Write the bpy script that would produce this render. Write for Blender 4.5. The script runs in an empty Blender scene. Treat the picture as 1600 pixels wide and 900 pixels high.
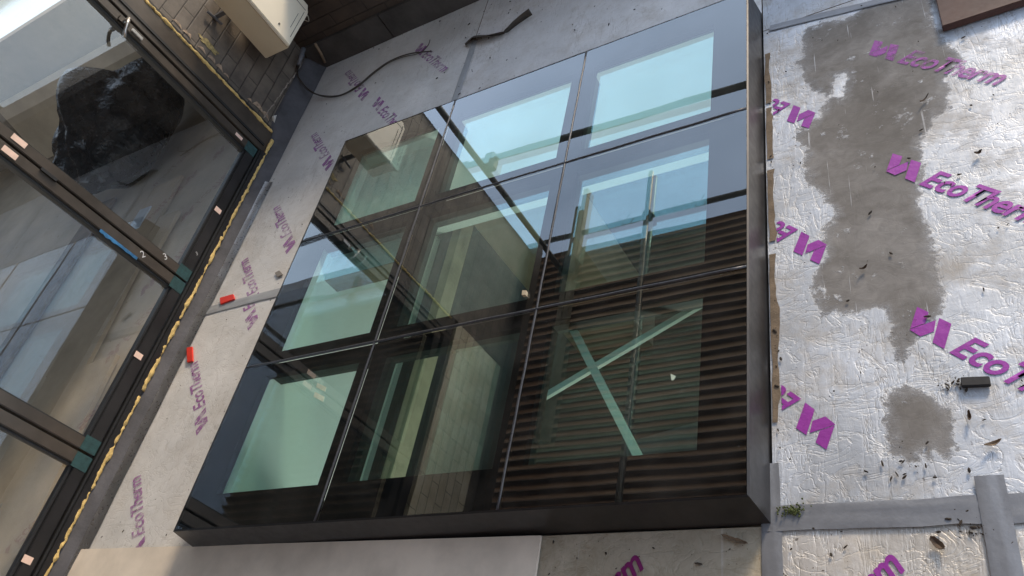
import bpy, bmesh, math, random
from mathutils import Vector, Matrix, noise
random.seed(7)
R = math.radians
scene = bpy.context.scene
col = scene.collection

# ---------------------------------------------------------------- camera, sky, sun, exposure
cam_d = bpy.data.cameras.new('camera'); cam = bpy.data.objects.new('camera', cam_d); col.objects.link(cam)
ROT = ((0.8490039, 0.17376251, -0.49899797), (-0.18789987, -0.78336414, -0.59248144), (-0.49384817, 0.59678071, -0.63242926))
CAM = Vector((2.27870864, -0.72621487, 1.51164493)); F = 1256.923
rx, ry, rz = [Vector(r) for r in ROT]
m = Matrix((rx, -ry, -rz)).transposed().to_4x4(); m.translation = CAM
cam.matrix_world = m
cam_d.sensor_width = 36; cam_d.lens = F / 1600 * 36; cam_d.clip_start = .02; cam_d.clip_end = 600
scene.camera = cam

SUN_EL, SUN_AZ = R(22), R(22)      # azimuth measured from +Y towards +X
w = bpy.data.worlds.new('World'); scene.world = w; w.use_nodes = True
nt = w.node_tree; nt.nodes.clear()
out = nt.nodes.new('ShaderNodeOutputWorld'); bg = nt.nodes.new('ShaderNodeBackground')
sky = nt.nodes.new('ShaderNodeTexSky'); sky.sky_type = 'NISHITA'; sky.sun_disc = False
sky.sun_elevation = SUN_EL; sky.sun_rotation = SUN_AZ; sky.dust_density = 1.5; sky.air_density = 1.2
bg.inputs['Strength'].default_value = .12
tc = nt.nodes.new('ShaderNodeTexCoord'); mp = nt.nodes.new('ShaderNodeMapping'); mp.inputs['Scale'].default_value = (1, 1, 2.4)
nz = nt.nodes.new('ShaderNodeTexNoise'); nz.inputs['Scale'].default_value = 2.3; nz.inputs['Detail'].default_value = 5; nz.inputs['Roughness'].default_value = .55
cr = nt.nodes.new('ShaderNodeValToRGB'); cr.color_ramp.elements[0].position = .38; cr.color_ramp.elements[1].position = .66
cr.color_ramp.elements[0].color = (.45, .45, .45, 1); cr.color_ramp.elements[1].color = (.97, .97, .97, 1)
mx = nt.nodes.new('ShaderNodeMix'); mx.data_type = 'RGBA'; mx.inputs[7].default_value = (5.9, 7.1, 9.2, 1)
L = nt.links.new
L(tc.outputs['Generated'], mp.inputs[0]); L(mp.outputs[0], nz.inputs['Vector']); L(nz.outputs[0], cr.inputs[0])
L(cr.outputs[0], mx.inputs[0]); L(sky.outputs[0], mx.inputs[6]); L(mx.outputs[2], bg.inputs[0]); L(bg.outputs[0], out.inputs[0])

sd = bpy.data.lights.new('sun', 'SUN'); sd.energy = 2.0; sd.angle = R(12); sd.color = (1, .82, .62)
sun = bpy.data.objects.new('sun', sd); col.objects.link(sun)
dirv = Vector((math.sin(SUN_AZ) * math.cos(SUN_EL), math.cos(SUN_AZ) * math.cos(SUN_EL), math.sin(SUN_EL)))
sun.rotation_euler = (-dirv).to_track_quat('-Z', 'Y').to_euler()
scene.view_settings.view_transform = 'Standard'; scene.view_settings.look = 'None'
scene.view_settings.exposure = .95; scene.view_settings.gamma = 1
scene.cycles.max_bounces = 10; scene.cycles.transparent_max_bounces = 16; scene.cycles.glossy_bounces = 6; scene.cycles.diffuse_bounces = 5
scene.cycles.sample_clamp_indirect = 6

def on_plane(u, v, z=-.11, ax=2):
    "point of the plane (axis ax = z) seen at a pixel of the 1600 px photograph"
    d = rx * ((u - 800) / F) + ry * ((v - 450) / F) + rz
    return CAM + d * ((z - CAM[ax]) / d[ax])

# ---------------------------------------------------------------- node helpers
class N:
    def __init__(s, name):
        s.m = bpy.data.materials.new(name); s.m.use_nodes = True; s.t = s.m.node_tree; s.t.nodes.clear()
        s.o = s.t.nodes.new('ShaderNodeOutputMaterial'); s._c = None
    def n(s, typ, **k):
        x = s.t.nodes.new('ShaderNode' + typ)
        for a, b in k.items(): setattr(x, a, b)
        return x
    def set(s, sock, v):
        if hasattr(v, 'is_linked') or isinstance(v, bpy.types.NodeSocket): s.t.links.new(v, sock)
        elif isinstance(v, (tuple, list)) and len(v) == 3 and sock.type == 'RGBA': sock.default_value = (*v, 1)
        else: sock.default_value = v
    def co(s):
        if s._c is None: s._c = s.n('TexCoord').outputs['Object']
        return s._c
    def mapp(s, scale=(1, 1, 1), rot=(0, 0, 0), loc=(0, 0, 0), v=None):
        x = s.n('Mapping'); x.inputs['Scale'].default_value = scale; x.inputs['Rotation'].default_value = rot; x.inputs['Location'].default_value = loc
        s.set(x.inputs[0], v or s.co()); return x.outputs[0]
    def noise(s, sc, det=4, rough=.55, v=None, dist=0):
        x = s.n('TexNoise'); x.inputs['Scale'].default_value = sc; x.inputs['Detail'].default_value = det
        x.inputs['Roughness'].default_value = rough; x.inputs['Distortion'].default_value = dist
        s.set(x.inputs['Vector'], v or s.co()); return x.outputs[0]
    def ramp(s, f, *st):
        x = s.n('ValToRGB'); e = x.color_ramp.elements
        while len(e) < len(st): e.new(.5)
        for i, (p, c) in enumerate(st):
            e[i].position = p; e[i].color = (c, c, c, 1) if not isinstance(c, tuple) else (*c, 1)
        s.set(x.inputs[0], f); return x.outputs[0]
    def mix(s, f, a, b, mode='MIX'):
        x = s.n('Mix', data_type='RGBA', blend_type=mode); s.set(x.inputs[0], f); s.set(x.inputs[6], a); s.set(x.inputs[7], b); return x.outputs[2]
    def math(s, op, a, b=0., clamp=False):
        x = s.n('Math', operation=op, use_clamp=clamp); s.set(x.inputs[0], a); s.set(x.inputs[1], b); return x.outputs[0]
    def bump(s, h, st=.3, d=.01, nrm=None):
        x = s.n('Bump'); x.inputs['Strength'].default_value = st; x.inputs['Distance'].default_value = d
        s.set(x.inputs['Height'], h)
        if nrm: s.set(x.inputs['Normal'], nrm)
        return x.outputs[0]
    def bsdf(s, base, rough=.5, metal=0., nrm=None, out=True, **k):
        x = s.n('BsdfPrincipled'); s.set(x.inputs['Base Color'], base); s.set(x.inputs['Roughness'], rough); s.set(x.inputs['Metallic'], metal)
        if nrm: s.set(x.inputs['Normal'], nrm)
        for a, b in k.items(): s.set(x.inputs[a.replace('_', ' ')], b)
        if out: s.t.links.new(x.outputs[0], s.o.inputs[0])
        return x.outputs[0]
    def sep(s):
        x = s.n('SeparateXYZ'); s.set(x.inputs[0], s.co()); return x.outputs

def simple(name, c, rough=.5, metal=0., var=.25, sc=14, bst=.15, bd=.004, **k):
    a = N(name)
    n1 = a.noise(sc, 6, .6); n2 = a.noise(sc * 7, 3)
    d = tuple(x * (1 - var) for x in c); l = tuple(min(1, x * (1 + var)) for x in c)
    base = a.mix(a.ramp(n1, (.3, 0.), (.7, 1.)), d, l)
    rr = a.math('ADD', a.math('MULTIPLY', n2, .25), rough - .12, True)
    a.bsdf(base, rr, metal, a.bump(a.math('ADD', n1, a.math('MULTIPLY', n2, .4)), bst, bd), **k)
    return a.m

# ---- foil facing of the insulation
MUD_MAIN = True
MUD_PX = [[(1256, 58), (1262, 44), (1330, 30), (1370, 2), (1400, -40), (1450, -40), (1452, 40), (1470, 60), (1500, 95), (1474, 120), (1476, 165), (1450, 192), (1436, 230), (1434, 262), (1432, 300), (1446, 350),
    (1454, 400), (1464, 470), (1462, 492), (1440, 500), (1418, 560), (1396, 545), (1400, 500), (1380, 478), (1325, 488), (1286, 488), (1276, 440), (1292, 400), (1288, 360), (1306, 330), (1290, 300), (1270, 285), (1262, 235), (1250, 205),
    (1290, 175), (1300, 150), (1262, 128), (1256, 90)], [(1384, 628), (1420, 612), (1462, 624), (1482, 650), (1488, 700), (1470, 712), (1458, 680), (1440, 690), (1424, 715), (1400, 690), (1385, 660)]]
MUD_HOLE = [(1295, 118), (1320, 112), (1324, 150), (1310, 160), (1300, 140)]
def mud_distance(p):
    def sd(poly):
        ins = False; best = 9.
        for a, b in zip(poly, poly[1:] + poly[:1]):
            if (a.y > p.y) != (b.y > p.y) and p.x < (b.x - a.x) * (p.y - a.y) / (b.y - a.y) + a.x: ins = not ins
            d = b - a; t = max(0, min(1, (p - a).dot(d) / d.dot(d))); best = min(best, (p - a - d * t).length)
        return best if ins else -best
    if not MUD_W: MUD_W.extend([[on_plane(*q).xy for q in pl] for pl in MUD_PX] + [[on_plane(*q).xy for q in MUD_HOLE]])
    return max(-.1, min(.1, min(max(sd(q) for q in MUD_W[:-1]), -sd(MUD_W[-1]) if p.y > 1 else 9)))
MUD_W = []
def foil(name, light, dark, rough, wr=1., mud=None, mudc=(.155, .147, .135), metal=.75, dirt=.5, grime=(.2, .16, .11), seed=0.):
    a = N(name)
    c0 = a.mapp(loc=(seed, seed * .7, 0))
    wv = a.n('Vector' + 'Math', operation='ADD') if False else None
    n1 = a.noise(4.5, 8, .62, c0, .6); n2 = a.noise(26, 6, .65, c0, 1.2); n3 = a.noise(120, 3, .6, c0)
    rid3 = a.math('ABSOLUTE', a.math('SUBTRACT', a.noise(3.2, 5, .6, a.mapp(scale=(9, 1.1, 1), rot=(0, 0, -.05), loc=(seed, 1, 0)), .5), .5))
    rid3 = a.ramp(rid3, (0., 0.), (.014, .8), (.06, 1.))
    big = a.ramp(a.noise(1.6, 3, .5, a.mapp(loc=(seed, 7, 0))), (.35, 0.), (.65, 1.))
    rid3 = a.math('MAXIMUM', rid3, a.ramp(a.noise(2.6, 3, .5, a.mapp(loc=(3, seed, 0))), (.44, 0.), (.56, 1.)))
    rid = a.math('ABSOLUTE', a.math('SUBTRACT', a.noise(9, 6, .55, a.mapp(scale=(1, 1.6, 1), rot=(0, 0, .5), loc=(seed, 0, 0)), 1.6), .5))
    rid = a.ramp(rid, (0., 0.), (.035, .75), (.2, 1.))
    rid2 = a.math('ABSOLUTE', a.math('SUBTRACT', a.noise(30, 5, .6, a.mapp(scale=(1.8, .5, 1), rot=(0, 0, .12), loc=(0, seed, 0)), .8), .5))
    rid2 = a.ramp(rid2, (0., 0.), (.03, .8), (.15, 1.))
    h = a.math('ADD', a.math('MULTIPLY', n1, 1.3), a.math('ADD', a.math('MULTIPLY', a.math('ADD', rid, rid3), .24), a.math('ADD', a.math('MULTIPLY', rid2, .05), a.math('MULTIPLY', n2, .12))))
    # long straight scratches
    scr = a.noise(7, 3, .5, a.mapp(scale=(14, .5, 1), rot=(0, 0, .04)))
    scrm = a.ramp(scr, (.66, 0.), (.70, 1.))
    blot = a.ramp(n1, (.33, 0.), (.68, 1.))
    base = a.mix(blot, dark, light)
    base = a.mix(a.math('MULTIPLY', a.ramp(rid2, (0., 1.), (.6, 0.)), .15), base, grime)
    base = a.mix(a.math('MULTIPLY', a.ramp(rid, (0., 1.), (.5, 0.)), .22), base, grime)
    base = a.mix(a.math('MULTIPLY', a.ramp(rid3, (0., 1.), (.6, 0.)), .55), base, tuple(x * .6 for x in grime))
    base = a.mix(a.math('MULTIPLY', big, .35), base, tuple(x * .62 for x in light))
    base = a.mix(a.math('MULTIPLY', scrm, .25), base, (.75, .76, .76))
    gm = a.math('MULTIPLY', a.ramp(a.noise(6.5, 7, .7, a.mapp(loc=(seed + 3, 1, 0))), (.5, 0.), (.72, 1.)), dirt)
    base = a.mix(gm, base, grime)
    spk = a.math('MULTIPLY', a.ramp(a.noise(75, 3, .5, c0), (.70, 0.), (.735, 1.)), a.ramp(a.noise(5, 3, .5, a.mapp(loc=(9, 2, 0))), (.42, 0.), (.6, 1.)))
    base = a.mix(a.math('MULTIPLY', spk, .8), base, (.05, .035, .025))
    ro = a.math('ADD', rough, a.math('MULTIPLY', gm, .3), True)
    me = a.math('SUBTRACT', metal, a.math('MULTIPLY', gm, .6), True)
    if mud:
        at = a.n('Attribute'); at.attribute_name = 'mud'
        wob = a.math('MULTIPLY', a.math('SUBTRACT', a.noise(13, 8, .78), .5), .13)
        wob = a.math('ADD', wob, a.math('MULTIPLY', a.math('SUBTRACT', a.noise(60, 4, .6), .5), .02))
        sdv = a.math('ADD', at.outputs['Fac'], wob)
        mm = a.ramp(a.math('ADD', a.math('MULTIPLY', sdv, 5.), .5), (.44, 0.), (.475, .6), (.51, .82), (.62, 1.))
        holes = a.ramp(a.noise(15, 8, .75, a.mapp(loc=(4, 4, 0))), (.60, 1.), (.68, 0.))
        mm = a.math('MULTIPLY', mm, a.math('MAXIMUM', holes, .12))
        mm = a.math('MULTIPLY', mm, a.ramp(scr, (.69, 1.), (.71, .5)))
        mc = a.mix(a.ramp(n2, (.3, 0.), (.7, 1.)), mudc, tuple(x * 1.5 for x in mudc))
        mc = a.mix(a.ramp(n1, (.35, 0.), (.65, .8)), mc, (.095, .086, .074))
        base = a.mix(mm, base, mc); ro = a.math('ADD', a.math('MULTIPLY', mm, .32), ro, True); me = a.math('MULTIPLY', me, a.math('SUBTRACT', 1., mm))
    if mud: h = a.math('MULTIPLY', h, a.math('SUBTRACT', 1., a.math('MULTIPLY', mm, .72)))
    a.bsdf(base, ro, me, a.bump(a.math('ADD', h, a.math('MULTIPLY', n3, .03)), .42, .008 * wr))
    return a.m

M = {}
M['foil_bright'] = foil('bright_foil', (.55, .59, .64), (.36, .38, .40), .54, .9, MUD_MAIN, dirt=.75, metal=.5, grime=(.30, .26, .20))
M['foil_low'] = foil('dirty_foil', (.72, .70, .66), (.48, .45, .40), .45, .7, dirt=.75, metal=.6, grime=(.22, .17, .1), seed=3.3)
M['foil_tan'] = foil('tan_foil', (.62, .57, .46), (.40, .36, .27), .5, .6, dirt=.8, metal=.5, grime=(.2, .15, .08), seed=5.1)
M['foil_dull'] = foil('dull_foil', (.74, .73, .70), (.56, .555, .53), .5, .55, dirt=.3, metal=.12, grime=(.33, .28, .22), seed=8.)
M['foil_back'] = foil('back_foil', (.78, .77, .75), (.60, .59, .57), .5, .7, dirt=.45, metal=.12, grime=(.33, .27, .19), seed=12.)
M['core'] = simple('insulation_foam', (.155, .115, .075), .95, var=.3, sc=30, bst=.6)
M['tape'] = simple('grey_tape', (.20, .21, .225), .38, .3, var=.12, sc=18, bst=.12, bd=.006)
M['tape_dull'] = simple('dull_tape', (.33, .34, .345), .5, .2, var=.08, sc=20, bst=.3)
M['alu'] = simple('dark_aluminium', (.018, .017, .017), .36, .25, var=.45, sc=6, bst=.05)
M['alu_warm'] = simple('sheen_aluminium', (.085, .070, .055), .36, .45, var=.25, sc=8, bst=.06)  # base lifted and warmed: grazing sky sheen put into the colour
M['gasket'] = simple('rubber_gasket', (.012, .012, .012), .5, sc=10)
M['steelgrey'] = simple('steel_edge', (.35, .36, .37), .3, .9, var=.15)
M['felt'] = simple('felt', (.075, .075, .082), .7, var=.35, sc=7, bst=.35, bd=.01)
M['felt_brown'] = simple('felt_brown', (.05, .045, .04), .72, var=.4, sc=7, bst=.4, bd=.01)
M['foam'] = simple('expanding_foam', (.66, .47, .17), .8, var=.3, sc=40, bst=.9, bd=.01)
M['white_sheet'] = simple('white_sheet', (.66, .59, .49), .45, var=.16, sc=7, bst=.1)
M['box_beige'] = simple('cream_steel', (.56, .47, .32), .42, var=.05, sc=4, bst=.03)
M['box_front'] = simple('pale_steel', (.74, .67, .52), .4, var=.04, sc=4, bst=.03)
M['slot'] = simple('slot_dark', (.03, .028, .025), .7)
M['pipe'] = simple('grey_pipe', (.11, .115, .125), .45, var=.3, sc=20)
M['cable'] = simple('black_cable', (.045, .036, .028), .45)
M['wire'] = simple('white_wire', (.55, .53, .42), .5)
M['chrome'] = simple('worn_metal', (.45, .43, .4), .3, .9, var=.2)
M['sticker'] = simple('sticker', (.80, .58, .46), .6, var=.1, sc=40)
M['patch_pale'] = simple('pale_patch', (.75, .74, .6), .6)
M['teal'] = simple('corner_film', (.02, .06, .06), .35, var=.35, sc=60)
M['bluefilm'] = simple('blue_film', (.04, .16, .32), .3, var=.5, sc=30)
M['chalk'] = simple('chalk', (.6, .6, .58), .9)
M['red'] = simple('red_plastic', (.62, .035, .02), .4, var=.1)
M['black_plastic'] = simple('black_plastic', (.008, .008, .009), .7)
M['scrap'] = simple('rubber_scrap', (.055, .045, .035), .4, var=.4, sc=20)
M['timber_red'] = simple('stained_timber', (.06, .026, .018), .6, var=.25, sc=9)
M['timber'] = simple('raw_timber', (.36, .30, .20), .7, var=.25, sc=9)
M['timber_grey'] = simple('grey_timber', (.17, .12, .075), .8, var=.35, sc=12)
M['plaster'] = simple('white_plaster', (.72, .74, .70), .8, var=.05, sc=3, bst=.05)
M['dim_wall'] = simple('bare_lower_wall', (.09, .085, .07), .9, var=.3, sc=4, bst=.2)  # dark colour stands in for dimness of the lower room and inner ceiling
M['plaster_b'] = simple('pale_board', (.66, .68, .62), .7, var=.08, sc=3, bst=.05)
M['ply'] = simple('chipboard_floor', (.42, .33, .23), .75, var=.25, sc=3.5, bst=.15)
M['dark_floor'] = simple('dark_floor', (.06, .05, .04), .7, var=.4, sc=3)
M['dusty_floor'] = simple('dusty_floor', (.50, .41, .30), .6, var=.25, sc=2.5, bst=.1)
M['plasterboard'] = simple('plasterboard', (.46, .36, .25), .8, var=.2, sc=3, bst=.1)
M['bluesheet'] = simple('pale_blue_board', (.5, .58, .68), .4, var=.1)
M['concrete'] = simple('concrete', (.20, .185, .165), .85, var=.3, sc=5, bst=.3)
M['sack'] = simple('black_sack', (.012, .012, .013), .25, var=.3, sc=5, bst=.5, bd=.05)
M['tube'] = simple('galvanised_tube', (.16, .155, .13), .45, .5, var=.3, sc=12)
M['coupler'] = simple('coupler_steel', (.06, .055, .05), .5, .5, var=.3)
M['sheeting'] = None
M['leaf'] = simple('dead_leaf', (.06, .035, .018), .8, var=.5, sc=60)
M['crumb'] = simple('soil_crumb', (.03, .022, .015), .95, var=.5, sc=90)
M['moss'] = simple('moss', (.06, .075, .02), .95, var=.5, sc=120)
M['pebble'] = simple('pebble_white', (.6, .58, .52), .7)
M['ground'] = simple('yard_paving', (.34, .32, .28), .95, var=.4, sc=1.5)

def sheeting():
    a = N('rusty_rib_shaded_sheet')
    n1 = a.noise(2.2, 6, .6, a.mapp(scale=(.6, 2.5, 1))); n2 = a.noise(20, 5, .6)
    b = a.mix(a.ramp(n1, (.35, 0.), (.65, 1.)), (.30, .19, .12), (.52, .40, .29))
    b = a.mix(a.ramp(n2, (.5, 0.), (.75, .5)), b, (.22, .09, .05))
    zz = a.sep()[2]; top = a.ramp(a.math('ADD', a.math('MULTIPLY', a.math('SUBTRACT', zz, 3.), 14.), .5), (.48, 0.), (.92, 1.))  # crests pale, troughs dark: rib highlight and shade put into the colour
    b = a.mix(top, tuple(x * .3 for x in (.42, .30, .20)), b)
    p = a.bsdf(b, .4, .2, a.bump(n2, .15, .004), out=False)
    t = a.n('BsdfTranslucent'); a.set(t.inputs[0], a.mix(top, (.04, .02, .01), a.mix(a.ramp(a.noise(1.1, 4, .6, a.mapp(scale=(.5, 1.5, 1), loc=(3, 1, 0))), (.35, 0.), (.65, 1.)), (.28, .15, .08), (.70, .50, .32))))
    ms = a.n('MixShader'); ms.inputs[0].default_value = .30; a.set(ms.inputs[1], p); a.set(ms.inputs[2], t.outputs[0])  # translucency added so the underside reads brighter
    a.t.links.new(ms.outputs[0], a.o.inputs[0]); return a.m
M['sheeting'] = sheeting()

def painted_brick(name, dark, light, bare):
    a = N(name)
    v = a.n('CombineXYZ'); xyz = a.sep()
    a.set(v.inputs[0], a.math('ADD', xyz[1], xyz[0])); a.set(v.inputs[1], xyz[2])
    b = a.n('TexBrick'); b.offset = .5; a.set(b.inputs['Vector'], v.outputs[0])
    b.inputs['Scale'].default_value = 1.; b.inputs['Mortar Size'].default_value = .004; b.inputs['Mortar Smooth'].default_value = .6
    b.inputs['Brick Width'].default_value = .22; b.inputs['Row Height'].default_value = .073
    b.inputs['Color1'].default_value = (.75, .75, .75, 1); b.inputs['Color2'].default_value = (1, 1, 1, 1); b.inputs['Mortar'].default_value = (.35, .35, .35, 1)
    n1 = a.noise(6, 7, .65); n2 = a.noise(40, 5, .7)
    c = a.mix(a.ramp(n1, (.3, 0.), (.72, 1.)), dark, light)
    c = a.mix(.85, c, b.outputs[0], 'MULTIPLY')
    c = a.mix(a.ramp(a.noise(4.2, 6, .7, a.mapp(loc=(2, 7, 3))), (.66, 0.), (.70, .85)), c, bare)
    hh = a.math('ADD', a.math('MULTIPLY', b.outputs['Fac'], -1.), a.math('MULTIPLY', n2, .5))
    a.bsdf(c, .62, 0., a.bump(hh, .7, .006)); return a.m
M['brick'] = painted_brick('painted_brick', (.075, .062, .050), (.21, .175, .135), (.32, .25, .17))
M['brick_dark'] = painted_brick('dark_brick', (.035, .026, .02), (.085, .06, .042), (.16, .11, .07))
M['brick_bare_lit'] = painted_brick('bare_lit_brick', (.60, .50, .32), (.85, .78, .58), (.5, .4, .25))  # paled so the lintel band looks sunlit: light put into the colour
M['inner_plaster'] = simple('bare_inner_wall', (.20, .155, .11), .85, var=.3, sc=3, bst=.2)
M['brick_in'] = painted_brick('inner_brick', (.10, .07, .05), (.17, .125, .09), (.25, .2, .15))
M['brick_out'] = painted_brick('house_brick', (.26, .16, .11), (.38, .26, .18), (.4, .34, .26))

def schlick(a):
    lw = a.n('LayerWeight'); lw.inputs['Blend'].default_value = .5
    return a.math('ADD', a.math('ADD', a.math('MULTIPLY', a.math('POWER', lw.outputs['Facing'], 5.), .88), .07), a.math('MULTIPLY', a.math('POWER', lw.outputs['Facing'], 2.), .05))
def pane_glass(name, tint, ior, rough=0.):
    a = N(name)
    tr = a.n('BsdfTransparent'); a.set(tr.inputs[0], tint)
    gl = a.n('BsdfGlossy'); gl.inputs['Roughness'].default_value = rough; gl.inputs['Color'].default_value = (.92, .97, 1, 1)
    a.set(gl.inputs['Normal'], a.bump(a.noise(1.7, 2), .06, .01))
    mxs = a.n('MixShader'); a.set(mxs.inputs[0], a.math('MULTIPLY', schlick(a), ior, True)); a.set(mxs.inputs[1], tr.outputs[0]); a.set(mxs.inputs[2], gl.outputs[0])
    df_ = a.n('BsdfDiffuse'); df_.inputs[0].default_value = (.45, .43, .40, 1)
    dust = a.math('ADD', a.math('MULTIPLY', a.ramp(a.noise(3.5, 6, .65), (.45, 0.), (.75, 1.)), .035), a.math('MULTIPLY', a.ramp(a.noise(95, 2, .5), (.73, 0.), (.76, 1.)), .16))
    m2 = a.n('MixShader'); a.set(m2.inputs[0], dust); a.set(m2.inputs[1], mxs.outputs[0]); a.set(m2.inputs[2], df_.outputs[0])
    a.t.links.new(m2.outputs[0], a.o.inputs[0]); return a.m
M['roofglass'] = pane_glass('green_double_glazing', (.90, .98, .96), 2.0)
def coated():
    a = N('coated_inner_pane'); tr = a.n('BsdfTransparent'); a.set(tr.inputs[0], (.72, .92, .86)); gl = a.n('BsdfGlossy'); gl.inputs['Roughness'].default_value = 0.01
    a.set(gl.inputs[0], (.55, .93, 1.));
    ms = a.n('MixShader'); a.set(ms.inputs[0], a.math('ADD', a.math('MULTIPLY', schlick(a), 1.6), .10, True)); a.set(ms.inputs[1], tr.outputs[0]); a.set(ms.inputs[2], gl.outputs[0])
    a.t.links.new(ms.outputs[0], a.o.inputs[0]); return a.m
M['innerglass'] = coated()
M['doorglass'] = pane_glass('door_glazing', (.93, .94, .90), 2.2)
M['frit'] = simple('black_ceramic_border', (.003, .003, .004), .6, var=.3, bst=0.02, Specular_IOR_Level=.05)

def ink(name, c, alpha, wear, k=0.):
    a = N(name)
    n1 = a.noise(38, 6, .7, a.mapp(loc=(k, 0, 0))); n2 = a.noise(7, 3, .5, a.mapp(loc=(k, k, 0)))
    f = a.math('ADD', a.math('MULTIPLY', n1, .7), a.math('MULTIPLY', n2, .3))
    al = a.ramp(f, (.5 - wear * .14, alpha), (.62 - wear * .10, alpha * .25))
    b = a.bsdf(a.mix(n2, c, tuple(min(1, x * 1.5) for x in c)), .45, .15, a.bump(a.noise(26, 6, .65), .5, .004), out=False)
    tr = a.n('BsdfTransparent'); ms = a.n('MixShader'); a.set(ms.inputs[0], al); a.set(ms.inputs[1], tr.outputs[0]); a.set(ms.inputs[2], b)
    a.t.links.new(ms.outputs[0], a.o.inputs[0]); return a.m
M['ink'] = ink('purple_ink', (.21, .025, .22), 1., -.6)
M['ink_faded'] = ink('faded_purple_ink', (.27, .09, .28), .78, .4, 2.)
M['ink_worn'] = ink('worn_purple_ink', (.19, .04, .19), .85, .55, 5.)
M['ink_mid'] = ink('scuffed_purple_ink', (.20, .035, .21), .9, .1, 5.)
M['ink_tan'] = ink('dark_purple_ink', (.16, .012, .10), 1., -.6, 1.)

# ---------------------------------------------------------------- mesh helpers
def link(name, bm, mat, parent=None, smooth=False, bevel=0., seg=2):
    if bevel:
        bmesh.ops.bevel(bm, geom=bm.edges[:], offset=bevel, segments=seg, affect='EDGES', clamp_overlap=True)
    if 'glass_pane' not in name: bmesh.ops.recalc_face_normals(bm, faces=bm.faces[:])
    me = bpy.data.meshes.new(name); bm.to_mesh(me); bm.free()
    for mm in (mat if isinstance(mat, (list, tuple)) else [mat]): me.materials.append(mm)
    if smooth: me.polygons.foreach_set('use_smooth', [True] * len(me.polygons))
    o = bpy.data.objects.new(name, me); col.objects.link(o)
    if parent:
        o.parent = parent
        o.location = -parent.location if parent.type == 'EMPTY' else (0, 0, 0)
    return o
def box(bm, x0, x1, y0, y1, z0, z1, mi=0):
    vs = [bm.verts.new((x, y, z)) for x in (x0, x1) for y in (y0, y1) for z in (z0, z1)]
    for f in ((0, 1, 3, 2), (4, 6, 7, 5), (0, 4, 5, 1), (2, 3, 7, 6), (0, 2, 6, 4), (1, 5, 7, 3)):
        bm.faces.new([vs[i] for i in f]).material_index = mi
def boxes(*bs):
    bm = bmesh.new()
    for b in bs: box(bm, *b)
    return bm
def prism(pts, z0, z1):
    bm = bmesh.new(); a = [bm.verts.new((p[0], p[1], z0)) for p in pts]; b = [bm.verts.new((p[0], p[1], z1)) for p in pts]
    n = len(pts); bm.faces.new(b); bm.faces.new(a[::-1])
    for i in range(n): bm.faces.new((a[i], a[(i + 1) % n], b[(i + 1) % n], b[i]))
    return bm
def tube(bm, pts, r, seg=10, rad=None, cap=True):
    pts = [Vector(p) for p in pts]; rings = []; up = None
    for i, p in enumerate(pts):
        t = (pts[min(i + 1, len(pts) - 1)] - pts[max(i - 1, 0)]).normalized()
        if up is None: up = t.orthogonal().normalized()
        up = (up - t * up.dot(t)).normalized(); s = t.cross(up)
        rr = rad(i) if rad else r
        rings.append([bm.verts.new(p + (up * math.cos(q) + s * math.sin(q)) * rr) for q in [2 * math.pi * k / seg for k in range(seg)]])
    for a, b in zip(rings, rings[1:]):
        for k in range(seg): bm.faces.new((a[k], a[(k + 1) % seg], b[(k + 1) % seg], b[k]))
    if cap: bm.faces.new(rings[0][::-1]); bm.faces.new(rings[-1])
def spline(ps, n=8):
    ps = [Vector(p) for p in ps]; o = []
    for i in range(len(ps) - 1):
        a, b, c, d = ps[max(i - 1, 0)], ps[i], ps[i + 1], ps[min(i + 2, len(ps) - 1)]
        for k in range(n):
            t = k / n
            o.append(.5 * ((2 * b) + (c - a) * t + (2 * a - 5 * b + 4 * c - d) * t * t + (3 * b - a - 3 * c + d) * t ** 3))
    return o + [ps[-1]]
def tag(o, label=None, cat=None, group=None, kind=None):
    for k, v in (('label', label), ('category', cat), ('group', group), ('kind', kind)):
        if v: o[k] = v
    return o
def empty(name, loc, label, cat, group=None):
    o = bpy.data.objects.new(name, None); col.objects.link(o); o.location = loc
    return tag(o, label, cat, group)
Z0 = -.11          # top of the insulation boards

# ---------------------------------------------------------------- setting
g = link('ground', boxes((-150, 150, -150, 150, -3.6, -3.4)), M['ground']); tag(g, kind='structure')
# room under the rooflight
bm = boxes((-2.6, 3.6, -1.4, 4.6, -2.9, -2.8))
tag(link('room_floor', bm, M['dark_floor']), kind='structure')
deck = bmesh.new()   # roof deck round the opening
for b in ((-.9, .06, -1.6, 3.4, -.6, Z0 - .08), (1.74, 3.8, -1.6, 2.9, -.6, Z0 - .08), (.06, 1.74, -1.6, .06, -.6, Z0 - .08), (.06, 1.74, 1.74, 2.9, -.6, Z0 - .08)): box(deck, *b)
tag(link('roof_deck', deck, M['concrete']), kind='structure')
sh = empty('rooflight_shaft', (.9, .9, -.6), 'pale boarded lining of the opening beneath the glass', 'shaft lining')
for n_, b in (('lining', (.06, .085, .085, 1.715, -.6, -.05)), ('lining', (1.715, 1.74, .085, 1.715, -.6, -.05)), ('lining', (.06, 1.74, .06, .085, -.6, -.05)), ('lining', (.06, 1.74, 1.715, 1.74, -.6, -.05))):
    link(n_, boxes(b), M['plaster'], sh)
link('trim', boxes((.086, .115, .09, 1.71, -.63, -.601)), M['plaster_b'], sh)
link('bearer', boxes((.17, .22, -.2, 2.2, -.72, -.64)), M['timber'], sh)
rm = empty('lower_room', (0, 2, -2.8), 'darkened walls of the room seen down through the glass', 'room')
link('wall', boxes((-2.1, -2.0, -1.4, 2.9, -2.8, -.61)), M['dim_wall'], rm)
link('wall', boxes((-2.0, 3.4, -1.5, -1.4, -2.8, -.61)), M['dim_wall'], rm)
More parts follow.
